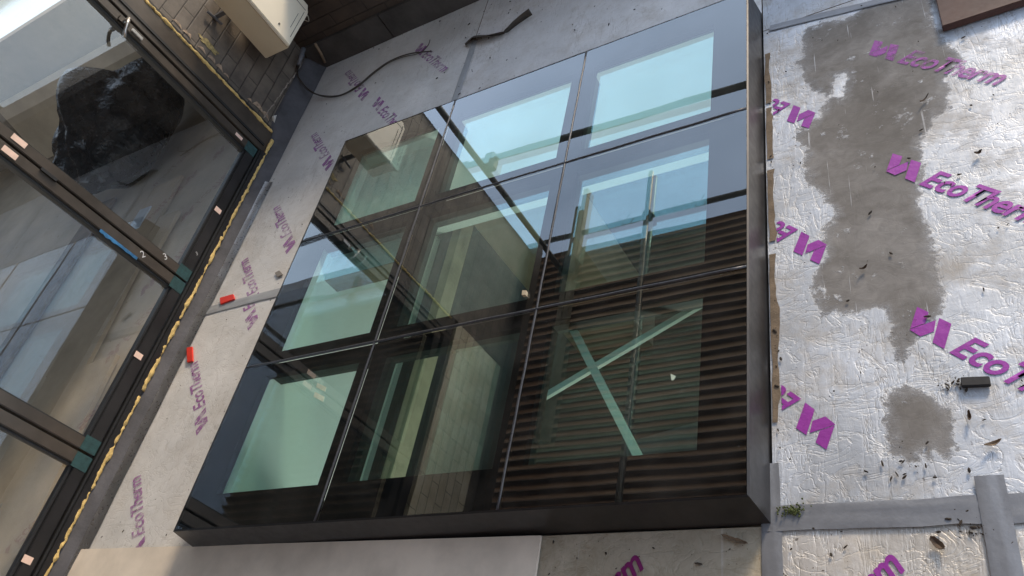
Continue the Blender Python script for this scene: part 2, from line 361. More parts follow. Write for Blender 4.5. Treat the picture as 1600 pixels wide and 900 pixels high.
link('wall', boxes((3.4, 3.5, -1.4, 2.9, -2.8, -.61)), M['dim_wall'], rm)
link('pier', boxes((-.3, .25, 2.5, 2.9, -2.8, -.61)), M['plasterboard'], rm)
for k, (x0, y0, an) in enumerate(((.55, 1.2, .2), (1.0, 1.7, -.15))):
    bm = boxes((-.3, .3, -.6, .6, 0, .03)); bmesh.ops.rotate(bm, verts=bm.verts, cent=(0, 0, 0), matrix=Matrix.Rotation(an, 3, 'Z')); bmesh.ops.translate(bm, verts=bm.verts, vec=(x0, y0, -2.78 + k * .04))
    tag(link('board_sheet', bm, M['timber_grey'] if k else M['concrete']), ['grey sheet lying on the lower floor under the glass', 'brown sheet lying on the lower floor under the glass'][k], 'sheet')
# lamp added out of view in the room below, to brighten the white lining
fl_ = empty('added_fill_light', (1.45, -.35, -2.8), 'added fill lamp on a stand in the room below the glass', 'added fill lamp')
fs = bmesh.new(); tube(fs, [(1.45, -.35, -2.8), (1.45, -.35, -1.6)], .02, 8); link('stand', fs, M['alu'], fl_)
hd_c = Vector((1.45, -.35, -1.5)); tgt = Vector((.35, 1.35, -.30)); dv = (tgt - hd_c).normalized()
hm = boxes((-.2, .2, -.15, .15, -.06, -.01)); qt = dv.to_track_quat('Z', 'Y').to_matrix().to_4x4(); hm.transform(Matrix.Translation(hd_c) @ qt); link('lamp_head', hm, M['alu'], fl_)
ld = bpy.data.lights.new('added_fill_lamp', 'AREA'); ld.shape = 'RECTANGLE'; ld.size = .38; ld.size_y = .28; ld.energy = 7; ld.color = (1, .97, .9); ld.spread = R(110)
lo = bpy.data.objects.new('added_fill_lamp', ld); col.objects.link(lo); lo.matrix_world = Matrix.Translation(hd_c) @ (-dv).to_track_quat('Z', 'Y').to_matrix().to_4x4(); lo.location = hd_c
# two crossed battens below the bottom right pane
def batten(a, b, wd, z, lab):
    a = Vector(a); b = Vector(b); d = (b - a).normalized(); n = Vector((-d.y, d.x)) * wd / 2
    tag(link('timber_batten', prism([a - n, b - n, b + n, a + n], z - .012, z), M['plaster_b']), lab, 'batten', 'crossed battens under the glass')
batten(on_plane(880, 485, -.10).xy, on_plane(1000, 720, -.10).xy, .022, -.10, 'steeper pale batten of the cross under the front right pane')
batten(on_plane(826, 632, -.115).xy, on_plane(1100, 470, -.115).xy, .018, -.115, 'shallower pale batten of the cross under the front right pane')

# ---------------------------------------------------------------- rooflight
rl = empty('rooflight', (.9, .9, Z0), 'large square glass rooflight of nine panes in a black kerb', 'rooflight')
S = 1.8; P = .6
bm = bmesh.new()
prof = [(0.0, -.004), (0.0, -.018), (.034, -.11), (-.03, -.11), (-.03, -.004)]   # kerb section: outward offset, z
def ring(off): return [(-off, -off), (S + off, -off), (S + off, S + off), (-off, S + off)]
rings = [[bm.verts.new((x, y, z)) for x, y in ring(o_)] for o_, z in [(.001, .001), (0.006, -.001), (.008, -.02), (.018, -.112), (-.05, -.112), (-.05, -.04), (.001, -.016)]]
rings.append(rings[0])
for a, b in zip(rings, rings[1:]):
    for k in range(4):
        if a[k] is not b[k]: bm.faces.new((a[k], a[(k + 1) % 4], b[(k + 1) % 4], b[k]))
link('kerb', bm, M['alu'], rl)
# steel T bars between panes
for k in (1, 2):
    link('support_bar', boxes((k * P - .02, k * P + .02, .05, S - .05, -.10, -.034)), M['gasket'], rl)
    link('support_bar', boxes((.05, S - .05, k * P - .02, k * P + .02, -.105, -.0345)), M['gasket'], rl)
bm = bmesh.new()
for k in (1, 2):
    tube(bm, [(k * P + .0006 * math.sin(i * 1.7), i * .05, -.0008 + .0004 * noise.noise((i * .7, k, 0))) for i in range(37)], .0038, 6)
    tube(bm, [(i * .05, k * P + .0006 * math.sin(i * 1.3), -.0006 + .0004 * noise.noise((i * .7, k, 5))) for i in range(37)], .0042, 6)
link('sealant_joint', bm, simple('grey_sealant', (.035, .036, .04), .3, var=.4, sc=30), rl, smooth=True)
for i in range(3):
    for j in range(3):
        x0, x1, y0, y1 = i * P + .004, (i + 1) * P - .004, j * P + .004, (j + 1) * P - .004
        if i == 0: x0 = .0
        if i == 2: x1 = S
        if j == 0: y0 = .0
        if j == 2: y1 = S
        dz = (random.random() - .5) * .0012
        gp = bmesh.new(); vs = [gp.verts.new((x, y, 0 + dz)) for x, y in ((x0, y0), (x1, y0), (x1, y1), (x0, y1))]; gp.faces.new(vs)
        for v_ in vs: v_.co.z += (random.random() - .5) * .0009
        pn = link('glass_pane', gp, M['roofglass'], rl)
        a0 = .118 if i == 0 else .045; a1 = .112 if i == 2 else .045; b0 = .114 if j == 0 else .05; b1 = .105 if j == 2 else .05
        fb = bmesh.new()
        X0, X1, Y0, Y1 = i * P + a0, (i + 1) * P - a1, j * P + b0, (j + 1) * P - b1
        zt, zb = -.008, -.013
        box(fb, x0, x1, y0, Y0, zb, zt); box(fb, x0, x1, Y1, y1, zb, zt); box(fb, x0, X0, Y0, Y1, zb, zt); box(fb, X1, x1, Y0, Y1, zb, zt)
        br = link('black_border', fb, M['frit'], pn); br.location = (0, 0, 0)
        gi = bmesh.new(); gi.faces.new([gi.verts.new((x, y, -.031)) for x, y in ((X0 - .003, Y0 - .003), (X1 + .003, Y0 - .003), (X1 + .003, Y1 + .003), (X0 - .003, Y1 + .003))])
        o = link('inner_glass_pane', gi, M['innerglass'], pn); o.location = (0, 0, 0)
        sp = link('spacer_bar', boxes((X0, X1, Y0 - .004, Y0, -.030, -.0135), (X0, X1, Y1, Y1 + .004, -.030, -.0135), (X0 - .004, X0, Y0, Y1, -.030, -.0135), (X1, X1 + .004, Y0, Y1, -.030, -.0135)), M['frit'], pn); sp.location = (0, 0, 0)
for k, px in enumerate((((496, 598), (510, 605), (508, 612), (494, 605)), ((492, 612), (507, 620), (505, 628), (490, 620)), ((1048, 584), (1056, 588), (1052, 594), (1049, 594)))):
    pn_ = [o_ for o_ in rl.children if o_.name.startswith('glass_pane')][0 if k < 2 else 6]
    o = link('lit_patch_or_tag', prism([on_plane(*p, -.0300).xy for p in px], -.0306, -.0296), M['patch_pale'], pn_); o.location = (0, 0, 0)  # first two paint lit rectangles in pale colour; third is a tag
tag(link('cork_pad', prism([on_plane(*p, .001).xy for p in ((819, 457), (825, 457), (824, 464), (818, 464))], .001, .012), M['timber']), 'tiny pale spacer block on the crossing of two glass joints', 'spacer block')

# ---------------------------------------------------------------- insulation boards with print
LOGO = [[(-.126, .059), (-.097, .060), (-.085, .033), (-.101, .005)], [(-.101, .002), (-.072, .051), (-.057, .025), (-.071, 0.)], [(-.070, .059), (-.041, .060), (-.013, 0.), (-.042, .001)]]
def glyph(ch, shear, offset, size=1):
    cu = bpy.data.curves.new('t', 'FONT'); cu.body = ch; cu.size = size; cu.shear = shear; cu.offset = offset; cu.resolution_u = 4
    o = bpy.data.objects.new('t', cu); col.objects.link(o); bpy.context.view_layer.update()
    me = bpy.data.meshes.new_from_object(o); bpy.data.objects.remove(o); bpy.data.curves.remove(cu); return me
def print_mesh():
    bm = bmesh.new(); x = 0.; first = 0; k = 0
    for ch, gap in zip('EcoTherm', (.03, .02, -.02, .006, .02, .02, .02, 0)):
        me = glyph(ch, .34, .024); g_ = bmesh.new(); g_.from_mesh(me); base = [v for v in g_.verts if v.co.y < .12]
        mn = min(v.co.x - .34 * v.co.y for v in g_.verts); wd = max(v.co.x - .34 * v.co.y for v in g_.verts) - mn
        bmesh.ops.translate(g_, verts=g_.verts, vec=(x - mn, 0, k)); tmp = bpy.data.meshes.new('g'); g_.to_mesh(tmp); g_.free()
        bm.from_mesh(tmp); bpy.data.meshes.remove(tmp); bpy.data.meshes.remove(me); x += wd + gap; k += 1
    right = max(v.co.x for v in bm.verts); cap = .74
    for v in bm.verts: v.co.x = v.co.x * .306 / right; v.co.y = v.co.y * .059 / cap; v.co.z = v.co.z * .00022
    for pl in LOGO: bm.faces.new([bm.verts.new((x_, y_, 0)) for x_, y_ in pl])
    for f in bm.faces:
        f.normal_update()
        if f.normal.z < 0: f.normal_flip()
    out_ = bpy.data.meshes.new('print'); bm.to_mesh(out_); bm.free(); return out_
PRINT = print_mesh()
def clipped(x, y, ang, mat, parent, planes, z):
    bm = bmesh.new(); bm.from_mesh(PRINT)
    bm.transform(Matrix.Translation((x, y, z)) @ Matrix.Rotation(R(ang), 4, 'Z'))
    for co, no in planes:
        bmesh.ops.bisect_plane(bm, geom=bm.verts[:] + bm.edges[:] + bm.faces[:], plane_co=co, plane_no=no, clear_outer=True)
    if not bm.faces: bm.free(); return
    o = link('printed_wordmark', bm, mat, parent); o['label'] = 'purple slanted wordmark and mark printed on the foil'
    return o
def board(x0, x1, y0, y1, mat, label, z=Z0, th=.08, group='foil faced insulation boards', sub=.06):
    e = empty('insulation_board', ((x0 + x1) / 2, (y0 + y1) / 2, z - th), label, 'insulation board', group)
    e['board'] = 1; del e['board']
    link('foam_core', boxes((x0, x1, y0, y1, z - th, z - .003)), M['core'], e)
    gs = .015 if mat == M['foil_bright'] else .03
    bm = bmesh.new(); nx = max(2, int((x1 - x0) / gs)); ny = max(2, int((y1 - y0) / gs)); vs = {}
    for i in range(nx + 1):
        for j in range(ny + 1):
            x = x0 + (x1 - x0) * i / nx; y = y0 + (y1 - y0) * j / ny
            vs[i, j] = bm.verts.new((x, y, z + .0009 * (noise.noise((x * 3.1, y * 3.1, 1)) + .45 * noise.noise((x * 11, y * 11, 3))) - .0008))
    for i in range(nx):
        for j in range(ny): bm.faces.new((vs[i, j], vs[i + 1, j], vs[i + 1, j + 1], vs[i, j + 1]))
    ff = link('foil_facing', bm, mat, e, smooth=True)
    if mat == M['foil_bright']:
        at = ff.data.attributes.new('mud', 'FLOAT', 'POINT')
        at.data.foreach_set('value', [mud_distance(v.co.xy) if v.co.x < 2.7 else -.1 for v in ff.data.vertices])
    return e, [((x0, 0, 0), (-1, 0, 0)), ((x1, 0, 0), (1, 0, 0)), ((0, y0, 0), (0, -1, 0)), ((0, y1, 0), (0, 1, 0))]
zp = Z0 + .0007
b1, c1 = board(1.822, 3.3, -.002, 1.712, M['foil_bright'], 'bright silver board with a big brown mud patch right of the rooflight')
for y, mm in ((1.344, 'ink_mid'), (.85, 'ink'), (.346, 'ink'), (1.84, 'ink_worn')): clipped(2.199, y, -44.7, M[mm], b1, c1, zp)
for lx, ly in ((1.967, 1.188), (1.969, .676), (1.957, .163)):
    a = R(135.3); clipped(lx + .126 * math.cos(a) + .03 * math.sin(a) * 1, ly + .126 * math.sin(a) - .03 * math.cos(a) * 1, 135.3, M['ink'], b1, c1 + [((1.846, 0, 0), (-1, 0, 0))], zp)
for y in (1.344, .85, .346): clipped(2.72, y - .05, -44.7, M['ink'], b1, c1, zp)
b2, c2 = board(1.822, 3.3, 1.716, 2.75, M['foil_bright'], 'bright silver board beyond the seam in the top right corner')
clipped(2.199, 1.84, -44.7, M['ink_worn'], b2, c2, zp)
b3, c3 = board(1.826, 2.222, -1., -.006, M['foil_low'], 'grubby narrow board between two grey tapes at the bottom right')
b4, c4 = board(2.226, 3.3, -1., -.006, M['foil_low'], 'grubby silver board in the bottom right corner')
b5, c5 = board(-.64, 1.822, -1., -.022, M['foil_tan'], 'tan looking board along the front of the rooflight')
def corner_print(mx_, my_, e, c, mat, ang=45):
    a = R(ang); clipped(mx_ - .306 * math.cos(a), my_ - .306 * math.sin(a), ang, M[mat], e, c, zp)
pm = on_plane(1010, 884); corner_print(pm.x, pm.y, b5, c5, 'ink_tan')
pm = on_plane(1418, 886); corner_print(pm.x, pm.y, b3, c3, 'ink')
b6, c6 = board(-.64, .0, -.018, 1.062, M['foil_dull'], 'dull grey board between the doors and the front left of the rooflight')
b7, c7 = board(-.64, .47, 1.066, 2.80, M['foil_dull'], 'dull grey board in the far left corner by the cable')
b8, c8 = board(.474, 1.818, 1.79, 2.80, M['foil_back'], 'speckled pale board behind the rooflight')
for e, c, pts in ((b7, c7, ((-.167, 1.83), (-.185, 1.325), (-.13, 2.32))), (b6, c6, ((-.21, .955 - .03), (-.235, .455), (-.245, -.05)))):
    for lx, ly in pts:
        a = R(129); clipped(lx + .126 * math.cos(a), ly + .126 * math.sin(a), 129, M['ink_faded'], e, c, zp)
clipped(-.235 + .126 * math.cos(R(129)), 1.012 + .126 * math.sin(R(129)), 129, M['ink_faded'], b7, c7, zp)
clipped(.075 + .126 * math.cos(R(-50)) - .02, 2.60 + .126 * math.sin(R(-50)) - .02, -50, M['ink_faded'], b7, c7, zp)
clipped(-.02 , 2.13, -50, M['ink_faded'], b7, c7, zp)

# torn edge strip right of the kerb
pts = []
n = 60
for i in range(n + 1):
    y = .22 + 1.36 * i / n; pts.append((1.843 + .013 * noise.noise((y * 7, 0, 0)) + .005 * noise.noise((y * 40, 0, 0)), y))
left = [(1.826 + .004 * noise.noise((y * 12, 5, 0)), y) for _, y in pts][::-1]
gaps = ((.70, .76), (1.02, 1.08), (1.3, 1.33)); seg_ = []
ts = bmesh.new()
for i in range(n):
    (xa, ya), (xb, yb) = pts[i], pts[i + 1]
    if any(g0 < ya < g1 for g0, g1 in gaps): continue
    v4 = [ts.verts.new(p) for p in ((left[n - i][0], ya, Z0 + .0026), (xa, ya, Z0 + .0026), (xb, yb, Z0 + .0026), (left[n - i - 1][0], yb, Z0 + .0026))]; ts.faces.new(v4)
bmesh.ops.remove_doubles(ts, verts=ts.verts, dist=.0001)
o = link('torn_edge', ts, M['core'], b1); o['label'] = 'torn strip with brown foam showing beside the kerb'

def tape(p, q, wd, label, mat='tape', z=.0015, wob=.002):
    p = Vector(p); q = Vector(q); d = (q - p); Ln = d.length; d.normalize(); nn = Vector((-d.y, d.x)); bm = bmesh.new(); k = max(6, int(Ln / .02)); rows = []
    for i in range(k + 1):
        c = p + d * Ln * i / k; row = []
        for j in range(7):
            s = (j / 6 - .5) * wd + wob * noise.noise((i * .3, 3 if j > 3 else 8, Ln))
            pp = c + nn * s; row.append(bm.verts.new((pp.x, pp.y, Z0 + .0022 + z + .0022 * (noise.noise((i * .12, j * .9, Ln)) if 0 < j < 6 else -.3))))
        rows.append(row)
    for a, b in zip(rows, rows[1:]):
        for j in range(6): bm.faces.new((a[j], a[j + 1], b[j + 1], b[j]))
    return tag(link('tape_strip', bm, M[mat], smooth=True), label, 'tape', 'grey tape over the board seams')
tape((1.815, .12), (1.822, -.4), .042, 'grey tape strip running forward from the rooflight corner', z=.001)
tape((2.226, .058), (2.222, -.5), .05, 'grey tape strip crossing the seam at the lower right', z=.004)
tape((1.80, -.006), (3.3, -.012), .055, 'long grey tape strip along the seam at the lower right', z=.0025, wob=.003)
pa, pb = on_plane(1203, 45), on_plane(1420, -8); tape(pa.xy, pb.xy, .03, 'narrow grey tape along the seam at the top right', z=.001)
tape((.472, 1.80), (.478, 2.42), .035, 'pale grey tape running back from behind the rooflight', 'tape_dull', z=.001)
tape((-.62, 1.064), (.0, 1.064), .045, 'pale grey tape across the boards by the doors', 'tape_dull', z=.001)

# white plastic sheet in front, foil lip by the doors
ps = [on_plane(*p).xy for p in ((126, 853), (857, 829), (848, 920), (60, 960))]
ps = [(-.69, .012), (1.276, -.004 - .022), (1.286, -.6), (-.72, -.6)]
e = link('white_sheet', prism([(-.665, -.006), (1.272, -.026), (1.284, -.6), (-.665, -.6)], Z0 + .006, Z0 + .013), M['white_sheet'], bevel=.001); tag(e, 'long off white plastic sheet lying before the rooflight', 'plastic sheet')
bm = bmesh.new(); rows = []
for i in range(90):
    y = 1.86 - i * .025; wv = .006 * noise.noise((y * 6, 0, 0)); brk = -.006 if y < 1.06 else 0
    rows.append([bm.verts.new(v_) for v_ in ((-.60 + brk + wv * .5, y, Z0 + .003), (-.618 + brk + wv, y, Z0 + .007 + .003 * noise.noise((y * 15, 1, 0))), (-.637 + brk + wv, y, Z0 + .02 + wv * .4))])
for a, b in zip(rows, rows[1:]):
    for j in range(2): bm.faces.new((a[j], a[j + 1], b[j + 1], b[j]))
tag(link('foil_lip', bm, M['steelgrey'], smooth=True), 'thin crumpled foil lip along the felt by the doors', 'foil edging')

# ---------------------------------------------------------------- house wall with doors on the left
XW = -.72
hw = empty('house_wall', (XW, 2.6, Z0), 'black painted brick wall of the house holding the glass doors', 'house wall')
link('brickwork', boxes((-1.0, XW, 2.235, 3.38, -.19, 2.42)), M['brick'], hw)
link('lintel_band', boxes((-1.0, XW - .002, -1.6, 2.235, 1.84, 2.34)), M['brick_bare_lit'], hw)
link('upper_wall', boxes((-1.0, XW, -1.6, 2.234, 2.342, 2.42)), M['brick'], hw)
link('end_wall', boxes((-1.0, XW, -1.6, -1.33, -.19, 1.84)), M['brick'], hw)
link('eaves', boxes((-1.3, -.64, -1.6, 3.42, 2.42, 2.5)), M['alu_warm'], hw)
rsk = bmesh.new()   # ragged plaster break along the door opening
for k in range(16):
    y = 2.238 + .01; z = .02 + k * .055 + random.random() * .02
    if k in (3, 4, 9, 12, 13, 14): continue
    r_ = .012 + random.random() * .022
    ps_ = [(y + abs(math.cos(t)) * r_ * (1.4 if math.cos(t) > 0 else .4) * (.7 + .5 * random.random()) , z + math.sin(t) * r_ * 1.3) for t in [i * math.pi / 5 for i in range(10)]]
    vs = [rsk.verts.new((XW + .003, a, b)) for a, b in ps_]; rsk.faces.new(vs)
link('broken_plaster', rsk, simple('raw_mortar', (.30, .22, .15), .9, var=.5, sc=50, bst=.8), hw)
sp = bmesh.new(); cpt = on_plane(325, 70, XW, 0)
vs = []
for i in range(26):
    t = i / 26 * 2 * math.pi; r_ = .030 * (1 + .9 * noise.noise((math.cos(t) * 2, math.sin(t) * 2, 3)))
    vs.append(sp.verts.new((XW + .003, cpt.y + math.cos(t) * r_ * .6, cpt.z + math.sin(t) * r_ * 1.9)))
sp.faces.new(vs); link('foam_smear', sp, simple('dry_foam', (.33, .26, .11), .9, var=.5, sc=60, bst=.9), hw)
# felt upstand along wall and doors
bm = bmesh.new(); rows = []
for i in range(60):
    y = -1.3 + i * 4.1 / 59; wv = .004 * noise.noise((y * 5, 2, 0)); hz = -.055 if y < 2.2 else (-.055 + .045 * min(1, (y - 2.2) / .06))
    rows.append([bm.verts.new(v_) for v_ in ((-.634 + wv, y, Z0 + .001), (-.65 + wv, y, Z0 + .014), (-.695, y, hz - .012), (-.716, y, hz), (-.725, y, hz))])
for a, b in zip(rows, rows[1:]):
    for j in range(4): bm.faces.new((a[j], a[j + 1], b[j + 1], b[j]))
link('felt_upstand', bm, M['felt'], hw, smooth=True)

# back parapet
pw = empty('parapet_wall', (1, 2.8, Z0), 'low dark brick parapet behind the rooflight', 'parapet wall')
link('brickwork', boxes((-.719, 3.3, 2.83, 3.05, -.19, .40)), M['brick_dark'], pw)
link('coping', boxes((-.719, 3.34, 2.80, 3.08, .40, .45)), M['concrete'], pw)
for x0, x1 in ((-.70, -.146), (-.140, .56), (.566, 1.3), (1.306, 3.3)):
    link('felt_upstand', boxes((x0, x1, 2.795 + random.random() * .004, 2.829, Z0, .035 + random.random() * .004)), M['felt_brown'], pw, bevel=.003)

# door frame and leaves
df = empty('door_frame', (XW, .8, -.06), 'black aluminium outer frame round the folding glass doors', 'door frame')
link('jamb', boxes((-.80, -.706, 2.052, 2.135, -.052, 1.79)), M['alu_warm'], df, bevel=.002)
link('jamb_track', boxes((-.705, -.700, 2.085, 2.098, -.03, 1.78)), M['gasket'], df)
link('jamb', boxes((-.80, -.706, -1.32, -1.24, -.052, 1.79)), M['alu_warm'], df, bevel=.002)
link('threshold', boxes((-.80, -.692, -1.238, 2.050, -.058, -.028)), M['alu'], df, bevel=.002)
link('threshold_track', boxes((-.712, -.700, -1.23, 2.045, -.027, -.018)), M['gasket'], df)
link('head', boxes((-.80, -.706, -1.238, 2.050, 1.72, 1.79)), M['alu'], df, bevel=.002)
link('side_trim', boxes((-.79, -.712, 2.136, 2.20, -.05, 1.80)), M['alu_warm'], df, bevel=.001)
def quad(bm, pts): bm.faces.new([bm.verts.new(p) for p in pts])
def leaf(y0, y1, label, hang):
    e = empty('bifold_door', (XW, (y0 + y1) / 2, -.03), label, 'folding door', 'folding glass door leaves')
    s = .047; zb, zt = -.016, 1.70; xb, xf = -.775, -.712
    link('stile', boxes((xb, xf, y0, y0 + s, zb, zt)), M['alu_warm'], e, bevel=.003)
    link('stile', boxes((xb, xf, y1 - s, y1, zb, zt)), M['alu_warm'], e, bevel=.003)
    link('bottom_rail', boxes((xb, xf, y0 + s, y1 - s, zb, .035)), M['alu'], e, bevel=.003)
    link('top_rail', boxes((xb, xf, y0 + s, y1 - s, zt - .06, zt)), M['alu'], e, bevel=.003)
    link('glazing_bead', boxes((-.735, -.722, y0 + s, y0 + s + .007, .036, zt - .06), (-.735, -.722, y1 - s - .007, y1 - s, .036, zt - .06), (-.735, -.722, y0 + s + .0071, y1 - s - .0071, .036, .045)), M['gasket'], e)
    gl = bmesh.new(); quad(gl, [(-.738, y0 + s, .036), (-.738, y1 - s, .036), (-.738, y1 - s, zt - .06), (-.738, y0 + s, zt - .06)])
    link('glass_pane', gl, M['doorglass'], e)
    for ya, yb in ((y0 + .001, y0 + s + .012), (y1 - s - .012, y1 - .001)):
        link('corner_film', boxes((-.7115, -.7105, ya, yb, -.014, .052)), M['teal'], e)
    return e
d3 = leaf(1.178, 2.045, 'far door leaf with lever handle and lock beside the brick wall', 1)
d2 = leaf(.325, 1.168, 'middle door leaf with blue film on its edge and chalked number', 1)
d1 = leaf(-.530, .315, 'nearest door leaf cut off by the bottom left of the photo', 1)
d0 = leaf(-1.235, -.54, 'last door leaf nearest the camera side', 1)
def stick(e, y, z, label=None, w_=.026, h_=.036, x=-.7095):
    o = link('sticker', boxes((x - .0005, x, y - w_ / 2, y + w_ / 2, z - h_ / 2, z + h_ / 2)), M['sticker'], e); o['label'] = 'small pink paper sticker'
    return o
stick(d3, 2.018, .105, w_=.018, h_=.045); stick(d3, 1.590, .018); stick(d2, .763, .022); stick(d1, -.09, .024)
stick(d3, 1.207, .845, w_=.026, h_=.06); stick(d2, 1.142, .845, w_=.026, h_=.06)
hb = link('lock_plate', boxes((-.711, -.704, 2.008, 2.028, .715, .775)), M['chrome'], d3, bevel=.003)
lv = bmesh.new(); tube(lv, [(-.711, 2.014, .815), (-.675, 2.012, .815)], .010, 12); tube(lv, [(-.675, 2.022, .817), (-.672, 1.99, .812), (-.676, 1.955, .80), (-.682, 1.93, .785)], .008, 10)
link('lever_handle', lv, M['chrome'], d3, smooth=True)
link('handle_rose', boxes((-.711, -.705, 2.0, 2.030, .79, .845)), M['alu_warm'], d3, bevel=.003)
link('latch', boxes((-.711, -.702, 1.163, 1.176, .66, .73)), M['gasket'], d2)
bf = bmesh.new(); n = 30; a_ = []
for i in range(n + 1):
    z = .42 - .19 * i / n; a_.append((bf.verts.new((-.7105, 1.124, z)), bf.verts.new((-.7105 , 1.118 - .016 * abs(noise.noise((z * 30, 0, 0))) - .006, z))))
for p, q in zip(a_, a_[1:]): bf.faces.new((p[0], p[1], q[1], q[0]))
link('protective_film', bf, M['bluefilm'], d2)
def digit(ch, y, z, e, size=.03):
    cu = bpy.data.curves.new('d', 'FONT'); cu.body = ch; cu.size = size; cu.resolution_u = 3
    o = bpy.data.objects.new('d', cu); col.objects.link(o); bpy.context.view_layer.update(); me = bpy.data.meshes.new_from_object(o)
    bpy.data.objects.remove(o); bpy.data.curves.remove(cu); bm = bmesh.new(); bm.from_mesh(me); bpy.data.meshes.remove(me)
    bm.transform(Matrix.Translation((-.7108, y, z)) @ Matrix(((0, 0, 1, 0), (1, 0, 0, 0), (0, 1, 0, 0), (0, 0, 0, 1))) @ Matrix.Rotation(R(-38), 4, 'Z'))
    o = link('chalk_number', bm, M['chalk'], e); o['label'] = 'chalked number ' + ch
digit('2', 1.135, .215, d2, .042); digit('3', 1.195, .125, d3, .042); digit('3', 1.318, .006, d3, .024)

# expanding foam beads
def foam(path, r, label):
    pts = spline(path, 1); bm = bmesh.new(); P_ = []
    for a, b in zip(path, path[1:]):
        a, b = Vector(a), Vector(b); k = int((b - a).length / .008)
        P_ += [a.lerp(b, i / k) for i in range(k)]
    tube(bm, P_, r, 12, lambda i: r * (.72 + .5 * noise.noise((i * .06, 0, r)) + .45 * noise.noise((i * .21, 4, 0)) + .2 * noise.noise((i * .7, 4, 2))))
    for v in bm.verts: v.co += Vector([noise.noise(v.co * 55 + Vector((q, 0, 0))) for q in (0, 9, 18)]) * .0055
    return tag(link('foam_bead', bm, M['foam'], smooth=True), label, 'foam bead', 'yellow foam beads round the door frame')
foam([(-.697, y, -.056) for y in (-1.2, -.1, .62)], .0105, 'yellow foam bead under the nearest doors')
foam([(-.697, y, -.055) for y in (.64, 1.2, 2.16)], .0115, 'yellow foam bead under the far half of the doors')
foam([(-.712, 2.206, z) for z in (-.04, .5, 1.0, 1.75)], .010, 'yellow foam bead standing between door jamb and brick')
link('gap', boxes((-.80, -.72, 2.201, 2.234, -.05, 1.8)), M['gasket'], hw)

# cream box on the wall
ac = empty('wall_box', (-.6, 2.58, .24), 'cream metal equipment box bracketed to the brick wall in the corner', 'equipment box')
link('casing', boxes((-.605, -.440, 2.43, 2.745, .232, .605)), M['box_beige'], ac, bevel=.004)
bm = prism([(2.424, .244), (2.700, .240), (2.748, .262), (2.748, .585), (2.72, .612), (2.424, .612)], -.439, -.418)
bm.transform(Matrix(((0, 0, 1, 0), (1, 0, 0, 0), (0, 1, 0, 0), (0, 0, 0, 1))))
fl = link('front_panel', bm, M['box_front'], ac, bevel=.004)
bm = bmesh.new(); box(bm, -.4175, -.4165, 2.47, 2.685, .262, .2645); box(bm, -.4175, -.4165, 2.52, 2.64, .286, .288); box(bm, -.4175, -.4165, 2.70, 2.703, .262, .60); box(bm, -.4175, -.4165, 2.45, 2.72, .588, .592); box(bm, -.4175, -.4165, 2.50, 2.67, .565, .568)
link('panel_slot', bm, M['slot'], ac)
bm = bmesh.new(); bmesh.ops.create_cone(bm, cap_ends=True, segments=14, radius1=.006, radius2=.006, depth=.003, matrix=Matrix.Translation((-.416, 2.47, .345)) @ Matrix.Rotation(R(90), 4, 'Y'))
link('screw', bm, M['chrome'], ac)
link('bracket', boxes((-.72, -.606, 2.47, 2.49, .50, .52)), M['pipe'], ac); link('bracket', boxes((-.72, -.606, 2.69, 2.71, .50, .52)), M['pipe'], ac)
bk = bmesh.new(); tube(bk, [(-.70, 2.45, .56), (-.70, 2.465, .47)], .007, 8); link('fixing_bolt', bk, M['pipe'], ac)
cn = bmesh.new(); tube(cn, [(-.665, 2.66, .03), (-.655, 2.72, .045), (-.645, 2.765, .06)], .012, 14)
tube(cn, [(-.657, 2.71, .043), (-.654, 2.725, .047)], .016, 14)
tag(link('conduit', cn, M['pipe'], smooth=True), 'short grey conduit stub under the cream box', 'conduit')
pp = bmesh.new(); tube(pp, [(-.575, 2.782, .05), (-.59, 2.782, -.02), (-.605, 2.778, -.07)], .008, 10); tag(link('pipe_stub', pp, M['timber_grey'], smooth=True), 'thin brown pipe stub at the foot of the parapet corner', 'pipe')
wr = bmesh.new(); tube(wr, [Vector((-.50 + .02 * math.cos(t), 2.765 + .006 * math.sin(2 * t), .205 + .024 * math.sin(t))) for t in [i * .3 for i in range(30)]], .0022, 6)
tag(link('wire_loop', wr, M['wire'], smooth=True), 'small loop of white wire behind the cream box', 'wire')
def cable(px, lift, r, label):
    pts = [Vector(p) if len(p) == 3 and abs(p[0]) < 5 and isinstance(p[0], float) and p[0] < 0 else on_plane(p[0], p[1], Z0 + p[2]) for p in px]
    bm = bmesh.new(); tube(bm, spline(pts, 8), r, 8); return tag(link('loose_cable', bm, M['cable'], smooth=True), label, 'cable', 'loose black cables by the parapet')
cable([(466, 92, .13), (464, 112, .11), (473, 130, .08), (490, 145, .03), (510, 150, .012), (534, 148, .008), (560, 133, .008), (585, 112, .008), (610, 95, .01), (640, 84, .012), (674, 80, .014)], 0, .0035, 'longer black cable curling from the wall towards the parapet')
cable([(468, 96, .12), (466, 120, .09), (480, 140, .05), (505, 151, .016), (530, 150, .012), (556, 138, .012), (580, 118, .012), (606, 99, .012), (630, 89, .012), (655, 83, .02), (668, 72, .04), (672, 62, .05)], 0, .0022, 'thinner black cable lying along the longer one')
# white droppings of mortar on felt
tag(link('mortar_lump', prism([on_plane(*p, -.72, 0).yz for p in ((425, 182), (433, 180), (431, 196), (426, 194))], 0, .012), M['pebble']), 'small white mortar lump on the black felt', 'mortar lump')
o = bpy.data.objects['mortar_lump']; o.data.transform(Matrix(((0, 0, 1, 0), (1, 0, 0, 0), (0, 1, 0, 0), (0, 0, 0, 1)))); o.location = (-.718, 0, 0)
